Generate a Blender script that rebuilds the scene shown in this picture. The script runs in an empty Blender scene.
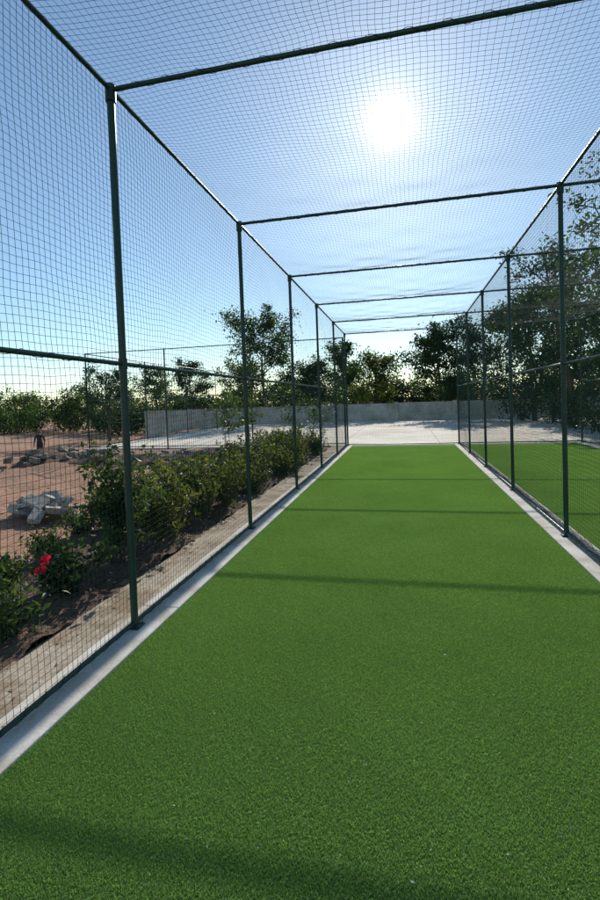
import bpy, math, random
import numpy as np
from mathutils import Matrix, Vector
rad = math.radians
scene = bpy.context.scene
COL = scene.collection

# ------------------------------------------------------------------ helpers
def link(o, parent=None):
    COL.objects.link(o)
    if parent is not None:
        o.parent = parent
    return o

def empty(name, parent=None):
    e = bpy.data.objects.new(name, None)
    return link(e, parent)

class MB:
    """mesh accumulator"""
    def __init__(s):
        s.v = []; s.f = []; s.m = []; s.n = 0
    def add(s, V, F, mi=0):
        V = np.asarray(V, dtype=float); F = np.asarray(F, dtype=int)
        s.v.append(V); s.f.append((F + s.n)); s.m.append(np.full(len(F), mi)); s.n += len(V)
    def build(s, name, mats, parent=None, smooth=False):
        me = bpy.data.meshes.new(name)
        V = np.concatenate(s.v)
        loops = np.concatenate([f.ravel() for f in s.f])
        tot = np.concatenate([np.full(len(f), f.shape[1]) for f in s.f])
        start = np.concatenate([[0], np.cumsum(tot)[:-1]])
        me.vertices.add(len(V)); me.vertices.foreach_set('co', V.ravel())
        me.loops.add(len(loops)); me.loops.foreach_set('vertex_index', loops.astype(np.int32))
        me.polygons.add(len(tot))
        me.polygons.foreach_set('loop_start', start.astype(np.int32))
        me.polygons.foreach_set('loop_total', tot.astype(np.int32))
        me.polygons.foreach_set('material_index', np.concatenate(s.m).astype(np.int32))
        me.polygons.foreach_set('use_smooth', np.full(len(tot), smooth))
        me.update(calc_edges=True); me.validate()
        for m in mats: me.materials.append(m)
        o = bpy.data.objects.new(name, me)
        return link(o, parent)
    def box(s, x0, x1, y0, y1, z0, z1, mi=0):
        V = [(x0,y0,z0),(x1,y0,z0),(x1,y1,z0),(x0,y1,z0),(x0,y0,z1),(x1,y0,z1),(x1,y1,z1),(x0,y1,z1)]
        F = [(0,3,2,1),(4,5,6,7),(0,1,5,4),(1,2,6,5),(2,3,7,6),(3,0,4,7)]
        s.add(V, F, mi)
    def tube(s, P, R, k=8, mi=0, cap=True):
        P = np.asarray(P, float); n = len(P)
        R = np.full(n, R) if np.isscalar(R) else np.asarray(R, float)
        T = np.gradient(P, axis=0) if n > 2 else np.repeat((P[1]-P[0])[None], n, 0)
        T /= np.linalg.norm(T, axis=1)[:, None] + 1e-9
        up = np.array([0, 0, 1.0]) if abs(T[0][2]) < .8 else np.array([1.0, 0, 0])
        A = np.cross(T, up); A /= np.linalg.norm(A, axis=1)[:, None] + 1e-9
        B = np.cross(T, A)
        a = np.arange(k) * 2 * math.pi / k
        V = P[:, None] + R[:, None, None] * (np.cos(a)[None, :, None]*A[:, None] + np.sin(a)[None, :, None]*B[:, None])
        i = np.arange(n-1)[:, None]*k; j = np.arange(k)[None]
        j2 = (j+1) % k
        F = np.stack([i+j, i+j2, i+k+j2, i+k+j], -1).reshape(-1, 4)
        s.add(V.reshape(-1, 3), F, mi)
        if cap:
            for b, c in ((0, P[0]), ((n-1)*k, P[-1])):
                VV = np.concatenate([V.reshape(-1, 3)[b:b+k], c[None]])
                s.add(VV, [(q, (q+1) % k, k) for q in range(k)], mi)

def mat(name):
    m = bpy.data.materials.new(name); m.use_nodes = True
    nt = m.node_tree; nt.nodes.clear()
    out = nt.nodes.new('ShaderNodeOutputMaterial')
    return m, nt, out
def N(nt, t, **kw):
    n = nt.nodes.new(t)
    for k, v in kw.items(): setattr(n, k, v)
    return n
def noise(nt, scale, detail=4, rough=.55, vec=None):
    n = N(nt, 'ShaderNodeTexNoise'); n.inputs['Scale'].default_value = scale
    n.inputs['Detail'].default_value = detail; n.inputs['Roughness'].default_value = rough
    if vec is not None: nt.links.new(vec, n.inputs['Vector'])
    return n
def ramp(nt, fac, stops):
    r = N(nt, 'ShaderNodeValToRGB'); e = r.color_ramp.elements
    while len(e) < len(stops): e.new(.5)
    for el, (p, c) in zip(e, stops):
        el.position = p; el.color = (*c, 1)
    nt.links.new(fac, r.inputs['Fac']); return r
def mixc(nt, fac, a, b, mode='MIX'):
    m = N(nt, 'ShaderNodeMix', data_type='RGBA', blend_type=mode)
    for s, v in ((m.inputs[0], fac), (m.inputs[6], a), (m.inputs[7], b)):
        if hasattr(v, 'node'): nt.links.new(v, s)
        elif isinstance(v, (int, float)): s.default_value = v
        else: s.default_value = (*v, 1)
    return m.outputs[2]
def pos(nt):
    return N(nt, 'ShaderNodeNewGeometry').outputs['Position']

def surf(name, stops, scale, rough=.9, bump=.3, bscale=None, fine=None, bdist=.01, spec=.3, metallic=0, stain=None):
    m, nt, out = mat(name)
    p = pos(nt)
    n1 = noise(nt, scale, 6, .6, p)
    c = ramp(nt, n1.outputs['Fac'], stops).outputs['Color']
    if fine:
        n2 = noise(nt, fine[0], 3, .6, p)
        g = ramp(nt, n2.outputs['Fac'], [(.3, (fine[1],)*3), (.7, (fine[2],)*3)]).outputs['Color']
        c = mixc(nt, 1.0, c, g, 'MULTIPLY')
    if stain:
        n4 = noise(nt, stain[0], 7, .7, p)
        g = ramp(nt, n4.outputs['Fac'], [(.42, stain[1]), (.56, (1, 1, 1))]).outputs['Color']
        c = mixc(nt, 1.0, c, g, 'MULTIPLY')
    b = N(nt, 'ShaderNodeBsdfPrincipled')
    nt.links.new(c, b.inputs['Base Color'])
    b.inputs['Roughness'].default_value = rough
    b.inputs['Specular IOR Level'].default_value = spec
    b.inputs['Metallic'].default_value = metallic
    if bump:
        n3 = noise(nt, bscale or scale*8, 5, .65, p)
        bp = N(nt, 'ShaderNodeBump'); bp.inputs['Strength'].default_value = bump
        bp.inputs['Distance'].default_value = bdist
        nt.links.new(n3.outputs['Fac'], bp.inputs['Height']); nt.links.new(bp.outputs[0], b.inputs['Normal'])
    nt.links.new(b.outputs[0], out.inputs[0])
    return m

def leafmat(name, dark, light, trans, clump=1.2, tf=.45, rough=.5):
    m, nt, out = mat(name)
    g = N(nt, 'ShaderNodeNewGeometry')
    n1 = noise(nt, clump, 3, .5, g.outputs['Position'])
    c1 = ramp(nt, n1.outputs['Fac'], [(.35, dark), (.65, light)]).outputs['Color']
    rr = ramp(nt, g.outputs['Random Per Island'], [(0, (.55,)*3), (1, (1.35, 1.3, 1.1))]).outputs['Color']
    c = mixc(nt, 1.0, c1, rr, 'MULTIPLY')
    b = N(nt, 'ShaderNodeBsdfPrincipled'); nt.links.new(c, b.inputs['Base Color'])
    b.inputs['Roughness'].default_value = rough; b.inputs['Specular IOR Level'].default_value = .3
    t = N(nt, 'ShaderNodeBsdfTranslucent')
    tc = mixc(nt, 1.0, c, trans, 'MULTIPLY'); nt.links.new(tc, t.inputs['Color'])
    mx = N(nt, 'ShaderNodeMixShader'); mx.inputs[0].default_value = tf
    nt.links.new(b.outputs[0], mx.inputs[1]); nt.links.new(t.outputs[0], mx.inputs[2])
    nt.links.new(mx.outputs[0], out.inputs[0])
    return m

# ------------------------------------------------------------------ materials
M_paint = surf('green_painted_steel', [(.3, (.006, .034, .024)), (.7, (.010, .052, .036))], 6, rough=.42, bump=.08, bscale=60, spec=.45)
M_net = surf('green_netting_twine', [(.3, (.010, .035, .022)), (.7, (.018, .060, .038))], 3, rough=.7, bump=0)
M_conc = surf('concrete_kerb', [(.3, (.66, .63, .57)), (.7, (.82, .79, .72))], 2.5, rough=.92, bump=.5, bscale=45, fine=(70, .78, 1.03), bdist=.006, stain=(1.7, (.78, .74, .67)))
M_conc2 = surf('dusty_concrete', [(.3, (.40, .33, .24)), (.7, (.58, .50, .39))], 2.0, rough=.95, bump=.5, bscale=40, fine=(50, .6, 1.15), bdist=.01, stain=(2.3, (.62, .55, .47)))
M_court = surf('court_concrete', [(.3, (.66, .61, .52)), (.7, (.80, .75, .65))], .5, rough=.9, bump=.2, bscale=20, fine=(6, .85, 1.03), stain=(.35, (.84, .80, .74)))
M_dirt = surf('red_dirt', [(.25, (.26, .140, .085)), (.5, (.39, .215, .135)), (.75, (.50, .31, .21))], .35, rough=.97, bump=.8, bscale=9, fine=(14, .6, 1.15), bdist=.05)
M_soil = surf('garden_soil', [(.3, (.10, .060, .040)), (.7, (.23, .15, .105))], 3, rough=.97, bump=1, bscale=22, fine=(30, .5, 1.3), bdist=.05)
M_rock = surf('rubble_stone', [(.3, (.14, .11, .085)), (.7, (.34, .28, .22))], 3, rough=.9, bump=.6, bscale=25, fine=(20, .7, 1.1), bdist=.02)
M_slab = surf('broken_slab', [(.3, (.34, .31, .27)), (.7, (.52, .48, .42))], 3, rough=.9, bump=.5, bscale=25, fine=(20, .7, 1.1), bdist=.02)
M_wall = surf('rendered_wall', [(.3, (.50, .47, .40)), (.7, (.64, .60, .52))], .8, rough=.92, bump=.2, bscale=18, fine=(4, .8, 1.05), stain=(.9, (.75, .72, .68)))
M_bark = surf('tree_bark', [(.3, (.05, .038, .028)), (.7, (.13, .10, .075))], 6, rough=.95, bump=.8, bscale=30, bdist=.02)
M_stem = surf('shrub_stem', [(.3, (.05, .045, .025)), (.7, (.10, .085, .05))], 6, rough=.9, bump=0)
M_leafA = leafmat('tree_leaves', (.022, .050, .016), (.062, .112, .028), (1.5, 1.6, .7))
M_leafB = leafmat('tree_leaves_light', (.045, .075, .018), (.105, .140, .036), (1.7, 1.6, .7))
M_leafC = leafmat('tree_leaves_dark', (.015, .038, .016), (.038, .075, .026), (1.3, 1.5, .8), tf=.35)
M_shrub = leafmat('shrub_leaves', (.050, .078, .022), (.125, .150, .048), (1.7, 1.6, .7), clump=2.5, tf=.48, rough=.5)
M_shrub2 = leafmat('shrub_leaves_dark', (.026, .054, .020), (.068, .105, .036), (1.6, 1.7, .8), clump=2.5, tf=.45, rough=.42)
M_petal = leafmat('hibiscus_petal', (.55, .008, .04), (.68, .014, .07), (1.2, 1.0, 1.0), tf=.35)
M_dry = leafmat('dry_leaves', (.10, .06, .03), (.28, .19, .10), (1.2, 1.1, .8), tf=.2)
M_white = surf('pale_chip', [(.3, (.5, .48, .42)), (.7, (.7, .68, .62))], 5, bump=0)

# artificial turf
def turfmat(name):
    m, nt, out = mat(name)
    g = N(nt, 'ShaderNodeNewGeometry')
    n1 = noise(nt, .7, 5, .65, g.outputs['Position'])
    c1 = ramp(nt, n1.outputs['Fac'], [(.3, (.172, .335, .082)), (.7, (.225, .410, .108))]).outputs['Color']
    n2 = noise(nt, 70, 3, .7, g.outputs['Position'])
    c2 = ramp(nt, n2.outputs['Fac'], [(.35, (.70,)*3), (.65, (1.22,)*3)]).outputs['Color']
    c = mixc(nt, 1.0, c1, c2, 'MULTIPLY')
    rr = ramp(nt, g.outputs['Random Per Island'], [(0, (.55, .55, .55)), (.85, (1.15, 1.12, 1.1)), (1, (1.6, 1.5, 1.5))]).outputs['Color']
    c = mixc(nt, 1.0, c, rr, 'MULTIPLY')
    b = N(nt, 'ShaderNodeBsdfPrincipled'); nt.links.new(c, b.inputs['Base Color'])
    b.inputs['Roughness'].default_value = .6; b.inputs['Specular IOR Level'].default_value = .25
    t = N(nt, 'ShaderNodeBsdfTranslucent')
    nt.links.new(mixc(nt, 1.0, c, (1.35, 1.35, 1.0), 'MULTIPLY'), t.inputs['Color'])
    mx = N(nt, 'ShaderNodeMixShader'); mx.inputs[0].default_value = .45
    nt.links.new(b.outputs[0], mx.inputs[1]); nt.links.new(t.outputs[0], mx.inputs[2])
    nt.links.new(mx.outputs[0], out.inputs[0])
    return m
M_blade = turfmat('turf_fibre')
M_turf = surf('turf_backing', [(.3, (.080, .165, .045)), (.7, (.10, .20, .058))], 3, rough=.95, bump=.6, bscale=150, fine=(90, .6, 1.3), bdist=.01)

# ------------------------------------------------------------------ ground
rng = np.random.default_rng(5)
def sm(t):
    t = np.clip(t, 0, 1); return t*t*(3-2*t)
def gz(x, y):
    x = np.asarray(x, float); y = np.asarray(y, float)
    base = -.06 - 1.25*sm((-x-13)/8.0)
    msk = sm((-x-4.2)/1.5)*(1 - sm((y-16)/1.5)*sm((x+14.5)/1.0))
    wob = .05*np.sin(x*1.3+y*.7)+.04*np.sin(x*2.9-y*2.1+1)+.03*np.sin(y*4.3+x*3.1)
    return base + msk*(.05+wob)
def axis(lo, hi, fine_lo, fine_hi, st):
    a = list(np.arange(fine_lo, fine_hi, st)); s = st; x = fine_hi
    while x < hi: a.append(x); s *= 1.25; x += s
    a.append(hi); s = st; x = fine_lo-st
    while x > lo: a.insert(0, x); s *= 1.25; x -= s
    a.insert(0, lo); return np.array(a)
def sheet(mb, xs, ys, zf, mi=0):
    X, Y = np.meshgrid(xs, ys); Z = zf(X, Y)
    V = np.stack([X, Y, Z], -1).reshape(-1, 3); nx = len(xs)
    i, j = np.meshgrid(np.arange(nx-1), np.arange(len(ys)-1)); a = (j*nx+i).ravel()
    mb.add(V, np.stack([a, a+1, a+nx+1, a+nx], -1), mi)
g = MB(); sheet(g, axis(-900, 900, -26, -3, .3), axis(-300, 1400, 0, 36, .3), gz)
g.build('ground', [M_dirt], smooth=True)

s = MB()
def soilz(x, y): return .0 + .035*np.sin(x*5+y*3)+.03*np.sin(y*7-x*4+2)+.02*np.sin(x*13+y*17)-.10*sm((-x-4.1)/.7)
sheet(s, np.arange(-4.8, -2.59, .1), np.arange(.4, 16.4, .1), soilz)
s.build('garden_bed', [M_soil], smooth=True)

# concrete slabs, kerbs
XL, XR, XR2, H = -2.05, 1.78, 5.61, 4.03
Y0, Y1 = .42, 17.1
c = MB()
y = -2.0
while y < Y1+.2:
    y2 = min(y+2.78, Y1+.25)
    c.box(-2.20, -1.873, y+.003, y2-.003, -.2, .030)
    c.box(1.618, 1.955, y+.003, y2-.003, -.2, .030)
    c.box(5.45, 5.80, y+.003, y2-.003, -.2, .030)
    y = y2
o = c.build('concrete_kerb', [M_conc])
bv = o.modifiers.new('b', 'BEVEL'); bv.width = .006; bv.segments = 2
c = MB(); c.box(-2.62, -2.202, -2, Y1+.2, -.2, .012); c.build('concrete_path', [M_conc2])
c = MB(); c.box(-1.871, 1.616, -2, Y1+.25, -.15, -.02); c.box(1.957, 5.448, -2, Y1+.25, -.15, -.02)
c.build('base_slab', [M_conc])
# pale court beyond
c = MB()
for i in range(7):
    for j in range(6):
        c.box(-13.2+i*3.6+.006, -13.2+(i+1)*3.6-.006, 17.45+j*3.1+.006, 17.45+(j+1)*3.1-.006, -.2, 0)
c.build('concrete_court', [M_court])

# turf
def turf(x0, x1, ya, yb, seed):
    t = MB(); t.box(x0, x1, -1.9, Y1+.2, -.016, .010)
    root = t.build('artificial_turf', [M_turf])
    nx = 7; w = (x1-x0)/nx
    r = np.random.default_rng(seed)
    n = 27000
    bx = r.uniform(-w/2, w/2, n); by = r.uniform(-.25, .25, n)
    hgt = r.uniform(.005, .010, n); a = r.uniform(0, 2*math.pi, n); wd = r.uniform(.0008, .0017, n)
    lx = r.normal(0, .004, n); ly = r.normal(0, .004, n)
    base = np.stack([bx, by, np.full(n, .009)], -1)
    d = np.stack([np.cos(a), np.sin(a), np.zeros(n)], -1)*wd[:, None]
    tip = base+np.stack([lx, ly, hgt], -1)
    V = np.stack([base-d, base+d, tip+d*.4, tip-d*.4], 1).reshape(-1, 3)
    p = MB(); p.add(V, np.arange(4*n).reshape(-1, 4))
    pts = [(x0+w*(i+.5), ya+.5*j, 0) for i in range(nx) for j in range(int((yb-ya)/.5))]
    me = bpy.data.meshes.new('turf_pile'); me.from_pydata(pts, [], [])
    inst = link(bpy.data.objects.new('turf_pile', me), root); inst.instance_type = 'VERTS'
    p.build('pile_patch', [M_blade], parent=inst)
turf(-1.873, 1.618, .95, Y1+.2, 1)
turf(1.955, 5.45, 4.45, Y1+.2, 2)
d = MB()
r = np.random.default_rng(8)
for i in range(200):
    x = r.uniform(-1.8, 1.55); y = 1.2+abs(r.normal(0, 2.5)); q = r.uniform(.0012, .0042)
    V = np.array([(x, y, .020)])+r.normal(0, q, (4, 3))*np.array([1, 1, .4]); d.add(V, [(0, 1, 2), (0, 2, 3), (0, 3, 1), (1, 3, 2)])
d.build('turf_debris', [M_white])

# ------------------------------------------------------------------ cages
def net(mb, p0, U, Vv, ul, vl, norm, cell, rr, sagf, seed):
    p0, U, Vv, norm = map(lambda a: np.array(a, float), (p0, U, Vv, norm))
    ph = np.random.default_rng(seed).uniform(0, 6.28, 8)
    def D(u, v):
        eu = np.minimum(np.minimum(u, ul-u)/.4, 1); ev = np.minimum(np.minimum(v, vl-v)/.4, 1); e = np.clip(eu*ev, 0, 1)
        du = e*(.018*np.sin(1.7*v+1.1*u+ph[0])+.010*np.sin(4.1*v-2.3*u+ph[1])+.005*np.sin(11*v+7*u+ph[6]))
        dv = e*(.018*np.sin(1.3*u+.9*v+ph[2])+.010*np.sin(3.7*u+2.9*v+ph[3])+.005*np.sin(13*u-6*v+ph[7]))
        dn = e*(.012*np.sin(2.1*u+ph[4])*np.sin(1.9*v+ph[5])) + sagf(u, v)
        return p0 + (u+du)[..., None]*U + (v+dv)[..., None]*Vv + dn[..., None]*norm
    for (a, b, dirU) in ((ul, vl, True), (vl, ul, False)):
        k = np.arange(0, a+1e-6, cell); n = max(2, int(b/.20)+1); t = np.linspace(0, b, n)
        A, T = np.meshgrid(k, t, indexing='ij')
        P = D(A, T) if dirU else D(T, A)
        side = U if dirU else Vv
        offs = [side*math.cos(w)*rr+norm*math.sin(w)*rr for w in (math.pi/2, math.pi*7/6, math.pi*11/6)]
        W = np.stack([P+o_ for o_ in offs], 2)
        S = len(k); V = W.reshape(-1, 3)
        si, ti, ki = np.meshgrid(np.arange(S), np.arange(n-1), np.arange(3), indexing='ij')
        b0 = (si*n+ti)*3; k2 = (ki+1) % 3
        F = np.stack([b0+ki, b0+k2, b0+3+k2, b0+3+ki], -1).reshape(-1, 4)
        mb.add(V, F)
CELL = .0455
SP = 2.78
YS = [Y0+SP*i for i in range(7)]
cage = empty('cricket_net_cage')
zero = lambda u, v: 0*u
sag = lambda u, v: -.10*np.abs(np.sin(math.pi*np.clip(u, 0, None)/SP))**1.3*np.sin(math.pi*np.clip(v/3.83, 0, 1))**.5 - .015*np.sin(u*9)*np.sin(v*5)*np.sin(math.pi*v/3.83)
def panel(nm, *a):
    mb = MB(); net(mb, *a); mb.build(nm, [M_net], parent=cage)
L = Y1-Y0; RN = .00135
panel('side_net_1', (XL, Y0, .05), (0, 1, 0), (0, 0, 1), L, H-.07, (1, 0, 0), CELL, .00145, zero, 1)
panel('side_net_2', (XR, Y0, .05), (0, 1, 0), (0, 0, 1), L, H-.07, (1, 0, 0), CELL, RN, zero, 2)
panel('side_net_3', (XR2, Y0, .05), (0, 1, 0), (0, 0, 1), L, H-.07, (1, 0, 0), CELL, RN, zero, 3)
panel('roof_net_1', (XL, Y0, H-.02), (0, 1, 0), (1, 0, 0), L, XR-XL, (0, 0, 1), CELL, .0012, sag, 4)
panel('roof_net_2', (XR, Y0, H-.02), (0, 1, 0), (1, 0, 0), L, XR2-XR, (0, 0, 1), CELL, .0012, sag, 5)
panel('end_net_1', (XL, Y1, .05), (1, 0, 0), (0, 0, 1), XR-XL, H-.07, (0, 1, 0), CELL, RN, zero, 6)
panel('end_net_2', (XR, Y1, .05), (1, 0, 0), (0, 0, 1), XR2-XR, H-.07, (0, 1, 0), CELL, RN, zero, 7)
fr = MB()
PR = .027
for x in (XL, XR, XR2):
    for yy in YS:
        fr.tube([(x, yy, .03), (x, yy, H+.01)], PR, 12)
        fr.box(x-.055, x+.055, yy-.055, yy+.055, .030, .038)
        for a in (-1, 1):
            for b in (-1, 1):
                fr.tube([(x+a*.041, yy+b*.041, .038), (x+a*.041, yy+b*.041, .052)], .006, 6)
        fr.tube([(x, yy, H-.09), (x, yy, H+.030)], .038, 12)
        fr.tube([(x, yy, 1.98), (x, yy, 2.06)], .033, 12)
    fr.tube([(x, Y0-.3, H), (x, Y1, H)], .017, 10)
    fr.tube([(x+.004, Y0-.3, 2.02), (x+.004, Y1, 2.02)], .016, 8)
    fr.tube([(x, Y0-.3, .065), (x, Y1, .065)], .017, 8)
for yy in YS:
    fr.tube([(XL, yy, H-.002), (XR2, yy, H-.002)], .018, 10)
fr.tube([(XL, Y1, .067), (XR2, Y1, .067)], .017, 8)
o = fr.build('steel_frame', [M_paint], parent=cage, smooth=True)
lc = MB()
for x in (XL, XR):
    t = np.arange(Y0, Y1, .012)
    P = np.stack([x+.021*np.cos(t*42), t, .065+.021*np.sin(t*42)], -1); lc.tube(P, .0020, 4, cap=False)
    P = np.stack([x+.021*np.cos(t*30), t, H+.021*np.sin(t*30)], -1); lc.tube(P, .0020, 4, cap=False)
    P = np.stack([x+.004+.020*np.cos(t*26), t, 2.02+.020*np.sin(t*26)], -1); lc.tube(P, .0018, 4, cap=False)
for yy in YS[1:]:
    t = np.arange(XL, XR2, .012)
    P = np.stack([t, yy+.022*np.cos(t*26), H+.022*np.sin(t*26)], -1); lc.tube(P, .0020, 4, cap=False)
r = np.random.default_rng(31)
for k in range(7):
    t = np.arange(Y0+2, Y1, .03); o1, o2 = r.uniform(0, 6, 2)
    P = np.stack([XR+.03+.018*k+.018*np.sin(t*7+o1)+.012*np.sin(t*19+o2), t, .036+.012*np.abs(np.sin(t*11+o2))], -1); lc.tube(P, .0018, 3, cap=False)
for y in np.arange(Y0+2, Y1, .05):
    a = r.normal(0, .02); lc.tube([(XR, y, .06), (XR+.06, y+a, .045), (XR+.15, y-a, .036)], .0016, 3, cap=False)
lc.build('lashing_cord', [M_net], parent=cage)

# second fenced court on the left
f2 = empty('court_fence')
fx = MB()
def fence(p, q, hh, npost):
    p = np.array(p); q = np.array(q)
    for i in range(npost+1):
        b = p+(q-p)*i/npost
        fx.tube([(b[0], b[1], -.05), (b[0], b[1], hh)], .030, 8)
    for z in (hh-.02, 2.02, .08):
        fx.tube([(p[0], p[1], z), (q[0], q[1], z)], .020, 6)
    d = q-p; ln = np.linalg.norm(d); d = d/ln
    mb = MB(); net(mb, (p[0], p[1], .05), (d[0], d[1], 0), (0, 0, 1), ln, hh-.07, (-d[1], d[0], 0), .09, .0015, zero, 9)
    mb.build('fence_net', [M_net], parent=f2)
fence((-12.8, 17.3), (XL-.1, 17.3), 3.95, 3)
fence((-12.8, 17.3), (-12.8, 35.6), 3.95, 4)
fx.build('fence_posts', [M_paint], parent=f2, smooth=True)

# boundary wall
w = MB()
for i in range(14):
    x0 = -21.5+i*4.2
    z0 = float(gz(x0+2, 36.5))-.3
    w.box(x0, x0+3.90, 36.4, 36.6, z0, 1.22)
    w.box(x0+3.902, x0+4.198, 36.33, 36.67, z0, 1.35)
    w.box(x0, x0+3.898, 36.36, 36.64, 1.222, 1.28)
w.build('boundary_wall', [M_wall])

# ------------------------------------------------------------------ vegetation
def leaves(mb, C, size, r, mi, asp=.42, droop=0.0, fold=True):
    n = len(C)
    d = r.normal(0, 1, (n, 3)); d[:, 2] -= droop; d /= np.linalg.norm(d, axis=1)[:, None]
    q = r.normal(0, 1, (n, 3)); wv = np.cross(d, q); wv /= np.linalg.norm(wv, axis=1)[:, None]
    nn = np.cross(d, wv)
    l = size*r.uniform(.6, 1.3, n)[:, None]
    b = C-d*l*.5; t = C+d*l*.5; md = C+d*l*.05
    a = asp*.5
    V = np.stack([b, md+wv*l*a+nn*l*.08, t, md-wv*l*a+nn*l*.08], 1).reshape(-1, 3)
    mb.add(V, np.arange(4*n).reshape(-1, 4), mi)

def curve(p, dirv, ln, r, n=6, up=.25, wob=.12):
    P = [np.array(p, float)]; d = np.array(dirv, float); d /= np.linalg.norm(d)
    for i in range(n):
        d = d+r.normal(0, wob, 3)+np.array([0, 0, up/n]); d /= np.linalg.norm(d)
        P.append(P[-1]+d*ln/n)
    return np.array(P)

def tree(name, x, y, h, cr, th, nleaf, ls, seed, lm, z=None, limbs=9, cl=.45, trad=None, lean=0.0, droop=.3):
    r = np.random.default_rng(seed); mb = MB()
    z = float(gz(x, y))-.05 if z is None else z
    trad = trad or h*.018
    T = curve((0, 0, 0), (lean+r.normal(0, .03), r.normal(0, .04), 1), h*.88, r, 8, .3, .05)
    mb.tube(T, np.linspace(trad, trad*.15, len(T))*np.r_[1.35, np.ones(len(T)-1)], 8, 0)
    C = []
    for i in range(limbs):
        f = (i+r.uniform(0, .8))/limbs
        hz = th+(h*.85-th)*f
        idx = hz/(h*.88)*(len(T)-1); k = min(int(idx), len(T)-2); p = T[k]+(T[k+1]-T[k])*(idx-k)
        a = i*2.4+r.uniform(-.5, .5)
        spread = cr*(math.sin(math.pi*min(.97, .22+.66*f))**.8)*r.uniform(.75, 1.15)
        B = curve(p, (math.cos(a), math.sin(a), .35+.6*f), spread*1.1, r, 6, .5, .13)
        mb.tube(B, np.linspace(trad*.42*(1-.5*f), trad*.08, len(B)), 6, 0)
        for j in range(6):
            q = B[min(len(B)-1, 2+j % 5)]
            dd = (B[-1]-B[0])/np.linalg.norm(B[-1]-B[0])+r.normal(0, .7, 3)
            S = curve(q, dd, spread*r.uniform(.3, .6), r, 4, .2, .2)
            mb.tube(S, np.linspace(trad*.13, trad*.04, len(S)), 4, 0, cap=False)
            C += [S[2], S[3], S[4]]
        C += [B[-1]]
    C += [T[-1], T[-2]]
    C = np.array(C)
    wts = r.uniform(.1, 1.8, len(C)); wts /= wts.sum()
    ci = r.choice(len(C), nleaf, p=wts)
    rad_ = r.uniform(.5, 1.2, len(C))[ci]*cl
    off = r.normal(0, .55, (nleaf, 3)); off[:, 2] *= .7
    leaves(mb, C[ci]+off*rad_[:, None], ls, r, 1, droop=droop)
    o = mb.build(name, [M_bark, lm]); o.location = (x, y, z)
    return o

# left-hand background trees
tree('shade_tree', -11.4, 38.5, 9.0, 3.3, 2.6, 9500, .25, 21, M_leafA, cl=.75, limbs=12)
tree('shade_tree', -17.8, 38.6, 6.4, 1.9, 2.0, 3800, .24, 22, M_leafC, cl=.55)
tree('shade_tree', -21.5, 39, 6.6, 1.8, 2.2, 3500, .24, 23, M_leafA, cl=.55)
tree('shade_tree', -26.0, 38, 6.1, 2.1, 1.9, 4000, .24, 24, M_leafC, cl=.55)
tree('shade_tree', -14.8, 41, 5.2, 2.1, 1.2, 4500, .24, 25, M_leafB, cl=.6)
tree('shade_tree', -8.0, 40, 5.0, 2.0, 1.0, 4500, .24, 26, M_leafC, cl=.6)
# centre
tree('shade_tree', -5.0, 40, 6.2, 2.3, 1.2, 5500, .26, 20, M_leafA, cl=.6)
tree('shade_tree', -2.5, 41.5, 5.6, 2.0, 1.2, 4500, .26, 27, M_leafB, cl=.6)
tree('shade_tree', 2.7, 38.4, 7.0, 2.3, .8, 10500, .26, 29, M_leafC, cl=.7, limbs=12)
tree('shade_tree', 5.9, 39.5, 8.3, 2.7, 1.6, 7500, .26, 30, M_leafC, cl=.75, limbs=12)
tree('shade_tree', 9.8, 38.5, 9.5, 3.2, 1.4, 9000, .26, 31, M_leafA, cl=.8, limbs=12)
tree('shade_tree', 13.6, 37.8, 9.0, 3.4, 1.4, 8000, .26, 39, M_leafC, cl=.8, limbs=12)
# right
tree('broadleaf_tree', 8.0, 25.5, 10.0, 2.5, 2.4, 5200, .21, 32, M_leafC, cl=.6, limbs=12)
tree('broadleaf_tree', 7.4, 15.6, 10.0, 2.4, 2.6, 4500, .19, 33, M_leafA, cl=.5, limbs=14)
tree('broadleaf_tree', 7.5, 19.6, 11.2, 2.6, 2.4, 6200, .20, 34, M_leafA, cl=.55, limbs=15)
tree('broadleaf_tree', 12.6, 19.0, 8.0, 3.0, 1.8, 5500, .20, 35, M_leafC, cl=.6, limbs=11)
tree('broadleaf_tree', 7.6, 31.0, 7.6, 2.4, 1.0, 6000, .22, 36, M_leafC, cl=.6, limbs=11)
# saplings in the bed
for (x, y, h, sd_) in ((-4.8, 12.2, 2.2, 41), (-3.2, 13.4, 2.3, 42), (-3.7, 11.0, 2.0, 43), (-3.0, 15.2, 1.9, 44), (-5.6, 14.6, 2.0, 46)):
    tree('sapling_tree', x, y, h, .5, .8, 330, .11, sd_, M_shrub2, z=-.04, limbs=7, cl=.2, trad=.018)

def mass(name, xs, ys, hts, rr, n, ls, seed, lm):
    r = np.random.default_rng(seed); mb = MB()
    for x, y, h, q in zip(xs, ys, hts, rr):
        z = float(gz(x, y))
        for kk in range(3):
            P = curve((x, y, z), (r.normal(0, .4), r.normal(0, .3), 1), h*.8, r, 5); mb.tube(P, np.linspace(.07, .02, len(P)), 5, 0, cap=False)
        k = 26; c = r.normal(0, 1, (k, 3)); c /= np.linalg.norm(c, axis=1)[:, None]
        c *= r.uniform(.35, 1, k)[:, None]**.5
        C = np.stack([x+c[:, 0]*q, y+c[:, 1]*q*.7, z+h*.52+c[:, 2]*h*.46], -1)
        ci = r.integers(0, k, n)
        leaves(mb, C[ci]+r.normal(0, .30, (n, 3))*q*.55, ls, r, 1)
    return mb.build(name, [M_bark, lm])
r = np.random.default_rng(77)
k = 24; xs = np.linspace(-72, -34, k)+r.normal(0, .8, k)
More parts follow.
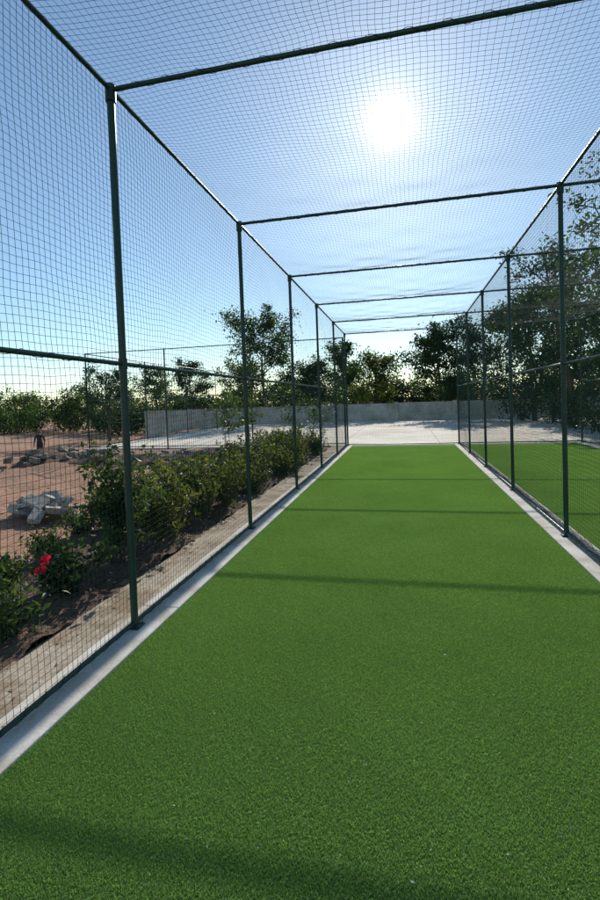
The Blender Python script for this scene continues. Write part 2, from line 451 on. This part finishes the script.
mass('distant_trees', xs, 55+r.normal(0, 2, k), r.uniform(2.8, 6.8, k), r.uniform(1.8, 2.8, k), 1200, .36, 50, M_leafA)
k = 38; xs = np.linspace(-32, 34, k)+r.normal(0, .8, k)
mass('distant_trees', xs, 47+r.normal(0, 1.5, k), r.uniform(2.4, 4.3, k), r.uniform(1.6, 2.6, k), 1250, .36, 51, M_leafC)
k = 26; xs = np.linspace(-85, 50, k)+r.normal(0, 1.5, k)
mass('distant_trees', xs, 68+r.normal(0, 4, k), r.uniform(3.8, 6.2, k), r.uniform(2.6, 3.6, k), 1100, .46, 52, M_leafB)
k = 11
mass('hedge', np.full(k, 7.6)+r.normal(0, .3, k), np.linspace(9, 34, k), r.uniform(1.8, 2.8, k), r.uniform(1.1, 1.6, k), 1300, .16, 53, M_leafC)

def shrub(name, x, y, h, w_, n, ls, seed, lm, flowers=()):
    r = np.random.default_rng(seed); mb = MB(); C = []
    for i in range(11):
        a = r.uniform(0, 6.28); t = r.uniform(.1, .75)
        P = curve((r.normal(0, .04), r.normal(0, .04), -.05), (math.cos(a)*t*w_/h*1.6, math.sin(a)*t*w_/h*1.6, 1), h*r.uniform(.65, 1.05), r, 7, .15, .10)
        mb.tube(P, np.linspace(.010, .003, len(P)), 5, 0, cap=False)
        for j in range(3):
            q = P[r.integers(2, 6)]
            S = curve(q, (r.normal(0, .8), r.normal(0, .8), .7), h*r.uniform(.18, .38), r, 4, .2, .12)
            mb.tube(S, np.linspace(.005, .002, len(S)), 4, 0, cap=False); C += list(S[1:])
        C += list(P[2:])
    C = np.array(C); ci = r.integers(0, len(C), n)
    leaves(mb, C[ci]+r.normal(0, .045, (n, 3)), ls, r, 1, asp=.48)
    for (fx_, fy_, fz_) in flowers:
        c0 = np.array((fx_, fy_, fz_))
        nrm = np.array([.45, -.8, .35])+r.normal(0, .35, 3); nrm /= np.linalg.norm(nrm)
        u = np.cross(nrm, (0, 0, 1)); u /= np.linalg.norm(u); v = np.cross(nrm, u)
        k_ = .9
        for p_ in range(5):
            an = p_*2*math.pi/5
            e = lambda rr_, da, out_: c0+k_*rr_*(math.cos(an+da)*u+math.sin(an+da)*v)+nrm*out_
            V = [c0-nrm*.01, e(.028, -.6, .012), e(.056, -.5, .022), e(.062, 0, .006), e(.056, .5, .018), e(.028, .6, .012)]
            mb.add(V, [(0, 1, 2, 3), (0, 3, 4, 5)], 2)
        mb.tube([c0, c0+nrm*.03, c0+nrm*.06], [.003, .002, .004], 5, 2)
    o = mb.build(name, [M_stem, lm, M_petal]); o.location = (x, y, 0)
r = np.random.default_rng(99)
shrub('hibiscus_bush', -3.05, 3.75, .60, .5, 1100, .08, 1, M_shrub2, [(.06, -.34, .43), (.0, -.34, .33)])
shrub('hibiscus_bush', -3.45, 3.1, .5, .45, 800, .08, 2, M_shrub2)
shrub('garden_shrub', -3.15, 4.7, 1.42, .5, 2000, .085, 3, M_shrub2)
shrub('garden_shrub', -2.95, 5.3, 1.05, .5, 1500, .08, 4, M_shrub)
sp = [(y_, x_) for y_ in np.arange(5.9, 16.2, .58) for x_ in (-3.0, -3.55, -4.1)]
for i, (y_, x_) in enumerate(sp):
    hh = r.uniform(.55, 1.08)
    shrub('garden_shrub', x_+r.normal(0, .15), y_+r.normal(0, .18), hh, r.uniform(.38, .6), int(r.uniform(650, 1050)), r.uniform(.055, .085), 10+i, (M_shrub, M_shrub2, M_shrub)[i % 3])
for i, (x_, y_) in enumerate([(-4.1, 4.6), (-4.3, 5.6), (-3.6, 2.6), (-2.95, 2.9), (-3.9, 3.9)]):
    shrub('garden_shrub', x_, y_, r.uniform(.3, .5), .35, 420, .07, 180+i, M_shrub2)

# fallen leaves
r = np.random.default_rng(4); fl = MB(); n = 1800
X = r.uniform(-4.6, -2.2, n); Y = r.uniform(1.5, 15, n)
C = np.stack([X, Y, np.where(X > -2.6, .018, soilz(X, Y)+.012)], -1)
dd = r.uniform(0, 6.28, n); l = r.uniform(.008, .024, n)
u = np.stack([np.cos(dd), np.sin(dd), r.normal(0, .15, n)], -1)*l[:, None]; v = np.stack([-np.sin(dd), np.cos(dd), r.normal(0, .15, n)], -1)*l[:, None]*.45
keep = ~((X > -2.6) & (r.uniform(0, 1, n) < .5))
V = np.stack([C-u, C+v, C+u, C-v], 1)[keep].reshape(-1, 3)
fl.add(V, np.arange(len(V)).reshape(-1, 4)); fl.build('fallen_leaves', [M_dry])

# ------------------------------------------------------------------ rubble
import bmesh
def rocks(name, items, seed, m=M_rock):
    r = np.random.default_rng(seed); bm = bmesh.new()
    for (x, y, z, sx, sy, sz) in items:
        b2 = bmesh.new()
        Q = r.uniform(-1, 1, (16, 3)); Q /= (np.abs(Q).max(axis=1)[:, None])**.75
        a = r.uniform(0, 6.28); tl = r.normal(0, .25)
        R = Matrix.Rotation(a, 3, 'Z') @ Matrix.Rotation(tl, 3, 'X')
        for q in Q:
            b2.verts.new(R @ Vector((q[0]*sx, q[1]*sy, q[2]*sz)) + Vector((x, y, z)))
        bmesh.ops.convex_hull(b2, input=b2.verts)
        tmp = bpy.data.meshes.new('t'); b2.to_mesh(tmp); b2.free(); bm.from_mesh(tmp); bpy.data.meshes.remove(tmp)
    me = bpy.data.meshes.new(name); bm.to_mesh(me); bm.free(); me.materials.append(m)
    return link(bpy.data.objects.new(name, me))
r = np.random.default_rng(12)
# heap of broken slabs: irregular tilted plates and lumps leaning on each other
bm = bmesh.new()
for i in range(30):
    x = -5.75+r.normal(0, .32); y = 6.6+r.normal(0, .2)
    w2, d2, t2 = r.uniform(.14, .38), r.uniform(.12, .26), r.uniform(.035, .10)
    z = float(gz(x, y))+.05+r.uniform(0, .34)*max(0, 1-abs(x+5.75)*1.3)
    R = Matrix.Rotation(r.uniform(0, 6.28), 4, 'Z') @ Matrix.Rotation(r.normal(0, .5), 4, 'X') @ Matrix.Rotation(r.normal(0, .35), 4, 'Y')
    b = bmesh.ops.create_cube(bm, size=1)
    for v in b['verts']:
        c_ = Vector((v.co.x*w2*r.uniform(.7, 1.25), v.co.y*d2*r.uniform(.7, 1.3), v.co.z*t2*r.uniform(.8, 1.2))); v.co = R @ c_ + Vector((x, y, z))
me = bpy.data.meshes.new('stone_slab_pile'); bm.to_mesh(me); bm.free(); me.materials.append(M_slab)
o = link(bpy.data.objects.new('stone_slab_pile', me)); bv = o.modifiers.new('b', 'BEVEL'); bv.width = .006
it = []
for i in range(150):
    x = r.uniform(-12.5, -4.6); y = 12.9+r.normal(0, .55)+(x+7)*-.12; q = r.uniform(.05, .19)
    it.append((x, y, float(gz(x, y))+r.uniform(.1, .3), q*1.2, q, q*.6))
rocks('rubble_heap', it, 2)
it = []
for i in range(120):
    x = r.uniform(-16, -4.4); y = r.uniform(3.5, 22)
    if x > -13.5 and y > 17: continue
    q = r.uniform(.010, .045)
    it.append((x, y, float(gz(x, y))+q*.3, q*1.2, q, q*.7))
rocks('scattered_stones', it, 3)
mb = MB()
def moundz(x, y): return gz(x, y)-.08+.42*np.exp(-((y-12.9-(x+7)*-.12)/.8)**2)*(.6+.4*np.sin(x*2.1+1))*sm((x+13)/1.2)*sm((-4.3-x)/.8)+.04*np.sin(x*9)*np.sin(y*8)
sheet(mb, np.arange(-13.2, -4.1, .12), np.arange(11, 15, .12), moundz); mb.build('soil_mound', [M_soil], smooth=True)

# ------------------------------------------------------------------ man
def man(x, y):
    z = float(gz(x, y))+.005
    M_shirt = surf('navy_shirt', [(.3, (.02, .025, .04)), (.7, (.035, .04, .06))], 8, bump=0)
    M_trs = surf('dark_trousers', [(.3, (.018, .018, .02)), (.7, (.03, .03, .033))], 8, bump=0)
    M_skin = surf('skin', [(.3, (.16, .08, .05)), (.7, (.20, .10, .065))], 8, rough=.6, bump=0)
    M_hair = surf('black_hair', [(.3, (.01, .009, .008)), (.7, (.02, .018, .016))], 30, bump=0)
    def skin(verts, edges, radii, sub=2):
        me = bpy.data.meshes.new('sk'); me.from_pydata(verts, edges, [])
        ob = link(bpy.data.objects.new('sk', me))
        md = ob.modifiers.new('s', 'SKIN')
        for i, q in enumerate(radii):
            me.skin_vertices[0].data[i].radius = (q, q) if np.isscalar(q) else q
        me.skin_vertices[0].data[0].use_root = True
        sb = ob.modifiers.new('u', 'SUBSURF'); sb.levels = sub
        bpy.context.view_layer.update()
        ev = ob.evaluated_get(bpy.context.evaluated_depsgraph_get())
        m2 = bpy.data.meshes.new_from_object(ev); bpy.data.objects.remove(ob)
        return m2
    V = [(0, 0, .95), (0, 0, 1.12), (0, .01, 1.30), (0, .01, 1.42), (0, .0, 1.50), (0, -.01, 1.56),
         (.09, 0, .90), (.10, -.10, .50), (.10, -.16, .10), (.10, -.27, .045),
         (-.09, 0, .90), (-.10, .07, .50), (-.10, .24, .14), (-.10, .17, .045),
         (.19, .01, 1.40), (.24, .09, 1.13), (.24, .02, .90), (.24, -.0, .84),
         (-.19, .01, 1.40), (-.24, -.06, 1.13), (-.23, -.20, .93), (-.23, -.23, .87)]
    E = [(0, 1), (1, 2), (2, 3), (3, 4), (4, 5), (0, 6), (6, 7), (7, 8), (8, 9), (0, 10), (10, 11), (11, 12), (12, 13),
         (3, 14), (14, 15), (15, 16), (16, 17), (3, 18), (18, 19), (19, 20), (20, 21)]
    Rr = [(.15, .11), (.14, .10), (.165, .11), (.13, .09), .055, .05, .095, .062, .045, .04, .095, .062, .045, .04,
          .065, .045, .032, .034, .065, .045, .032, .034]
    parts = [skin(V, E, Rr)]
    for (hx, hy, hz, sgn) in ((.24, 0, .84, 1), (-.23, -.23, .87, -1)):
        for i, ln in enumerate((.062, .072, .068, .054)):
            yy = hy+(-.027+.018*i)
            parts.append(skin([(hx, yy*.3+hy*.7, hz), (hx, yy, hz-.045), (hx-.008*sgn, yy, hz-.045-ln*.5), (hx-.022*sgn, yy, hz-.045-ln)], [(0, 1), (1, 2), (2, 3)], [.012, .009, .008, .007], 1))
        parts.append(skin([(hx, hy, hz+.01), (hx-.01*sgn, hy-.035, hz-.02), (hx-.015*sgn, hy-.045, hz-.06)], [(0, 1), (1, 2)], [.013, .010, .008], 1))
    bm = bmesh.new()
    for p in parts: bm.from_mesh(p)
    nb = len(bm.faces)
    hb = bmesh.ops.create_uvsphere(bm, u_segments=20, v_segments=16, radius=1)
    for v in hb['verts']:
        c = v.co
        w_ = .078*(1-.22*max(0, -c.z)); c.x *= w_; c.y *= .098*(1-.12*max(0, -c.z)); c.z *= .118
        c.y -= .015 if c.z < 0 else 0
        if abs(c.x) < .018 and c.y < -.07 and -.035 < c.z < .015: c.y -= .020
        c.z += 1.655; c.y -= .015
    for sx in (-1, 1):
        e = bmesh.ops.create_uvsphere(bm, u_segments=8, v_segments=6, radius=1)
        for v in e['verts']: v.co = Vector((v.co.x*.010+sx*.078, v.co.y*.018, v.co.z*.030+1.645))
    nh = len(bm.faces)
    hs = bmesh.ops.create_uvsphere(bm, u_segments=20, v_segments=14, radius=1)
    for v in hs['verts']:
        c = v.co; v.co = Vector((c.x*.084, c.y*.098+.008, max(c.z, -.35 if c.y > 0 else .28)*.122+1.668))
    bm.faces.ensure_lookup_table()
    for i, f in enumerate(bm.faces):
        c = f.calc_center_median(); f.smooth = True
        if i >= nh: f.material_index = 3
        elif i >= nb: f.material_index = 2
        elif c.z > 1.48: f.material_index = 2
        elif abs(c.x) > .17 and c.z < 1.16: f.material_index = 2
        elif c.z > .93: f.material_index = 0
        elif c.z < .085: f.material_index = 3
        else: f.material_index = 1
    me = bpy.data.meshes.new('man'); bm.to_mesh(me); bm.free()
    for m in (M_shirt, M_trs, M_skin, M_hair): me.materials.append(m)
    o = link(bpy.data.objects.new('man', me)); o.location = (x, y, z); o.rotation_euler = (0, 0, rad(25))
man(-20.2, 23.0)

# ------------------------------------------------------------------ light
SE, SA = rad(29.2), rad(-.75)      # elevation; azimuth from +Y (neg = toward -X)
sd = Vector((math.sin(SA)*math.cos(SE), math.cos(SA)*math.cos(SE), math.sin(SE)))
sl = bpy.data.lights.new('sun', 'SUN'); sl.energy = 5.0; sl.angle = rad(.53); sl.color = (1, .94, .84)
so = link(bpy.data.objects.new('sun', sl)); so.rotation_euler = (-sd).to_track_quat('-Z', 'Y').to_euler()
wd = bpy.data.worlds.new('World'); scene.world = wd; wd.use_nodes = True
nt = wd.node_tree; nt.nodes.clear()
sky = N(nt, 'ShaderNodeTexSky', sky_type='NISHITA'); sky.sun_disc = False
sky.sun_elevation = SE; sky.sun_rotation = SA; sky.altitude = 300; sky.air_density = 1.0; sky.dust_density = .2; sky.ozone_density = 1.5
tc = N(nt, 'ShaderNodeTexCoord')
dt = N(nt, 'ShaderNodeVectorMath', operation='DOT_PRODUCT'); dt.inputs[1].default_value = sd
nt.links.new(tc.outputs['Generated'], dt.inputs[0])
ac = N(nt, 'ShaderNodeMath', operation='ARCCOSINE'); nt.links.new(dt.outputs['Value'], ac.inputs[0])
def lobe(amp, deg):       # solar disc / forward scatter lobes
    a = N(nt, 'ShaderNodeMath', operation='MULTIPLY'); a.inputs[1].default_value = -1/rad(deg); nt.links.new(ac.outputs[0], a.inputs[0])
    b = N(nt, 'ShaderNodeMath', operation='EXPONENT'); nt.links.new(a.outputs[0], b.inputs[0])
    c = N(nt, 'ShaderNodeMath', operation='MULTIPLY'); c.inputs[1].default_value = amp; nt.links.new(b.outputs[0], c.inputs[0])
    return c.outputs[0]
s1 = N(nt, 'ShaderNodeMath', operation='ADD'); nt.links.new(lobe(75, .75), s1.inputs[0]); nt.links.new(lobe(2.6, 6.5), s1.inputs[1])
cmb = N(nt, 'ShaderNodeVectorMath', operation='SCALE'); cmb.inputs[0].default_value = (1, .97, .9)
nt.links.new(s1.outputs[0], cmb.inputs['Scale'])
tint = N(nt, 'ShaderNodeVectorMath', operation='MULTIPLY'); tint.inputs[1].default_value = (.93, 1.03, 1.02)
nt.links.new(sky.outputs[0], tint.inputs[0])
ad = N(nt, 'ShaderNodeVectorMath', operation='ADD')
nt.links.new(tint.outputs[0], ad.inputs[0]); nt.links.new(cmb.outputs[0], ad.inputs[1])
bg = N(nt, 'ShaderNodeBackground'); bg.inputs['Strength'].default_value = .138
nt.links.new(ad.outputs[0], bg.inputs['Color'])
ow = N(nt, 'ShaderNodeOutputWorld'); nt.links.new(bg.outputs[0], ow.inputs[0])

# ------------------------------------------------------------------ camera
Xc = Vector((2150, 61, 476)).normalized(); Yc = Vector((105, 18, -476)); Yc = (Yc-Xc*Yc.dot(Xc)).normalized(); Zc = Xc.cross(Yc)
cam = bpy.data.cameras.new('camera'); co = link(bpy.data.objects.new('camera', cam))
co.matrix_world = Matrix.Translation((0, 0, 1.7)) @ Matrix((Xc, Yc, Zc)).to_4x4()
cam.sensor_fit = 'VERTICAL'; cam.sensor_height = 36; cam.lens = 19.04; cam.shift_y = -35/900
cam.clip_start = .05; cam.clip_end = 5000
scene.camera = co
scene.view_settings.view_transform = 'Standard'; scene.view_settings.look = 'None'; scene.view_settings.exposure = 0
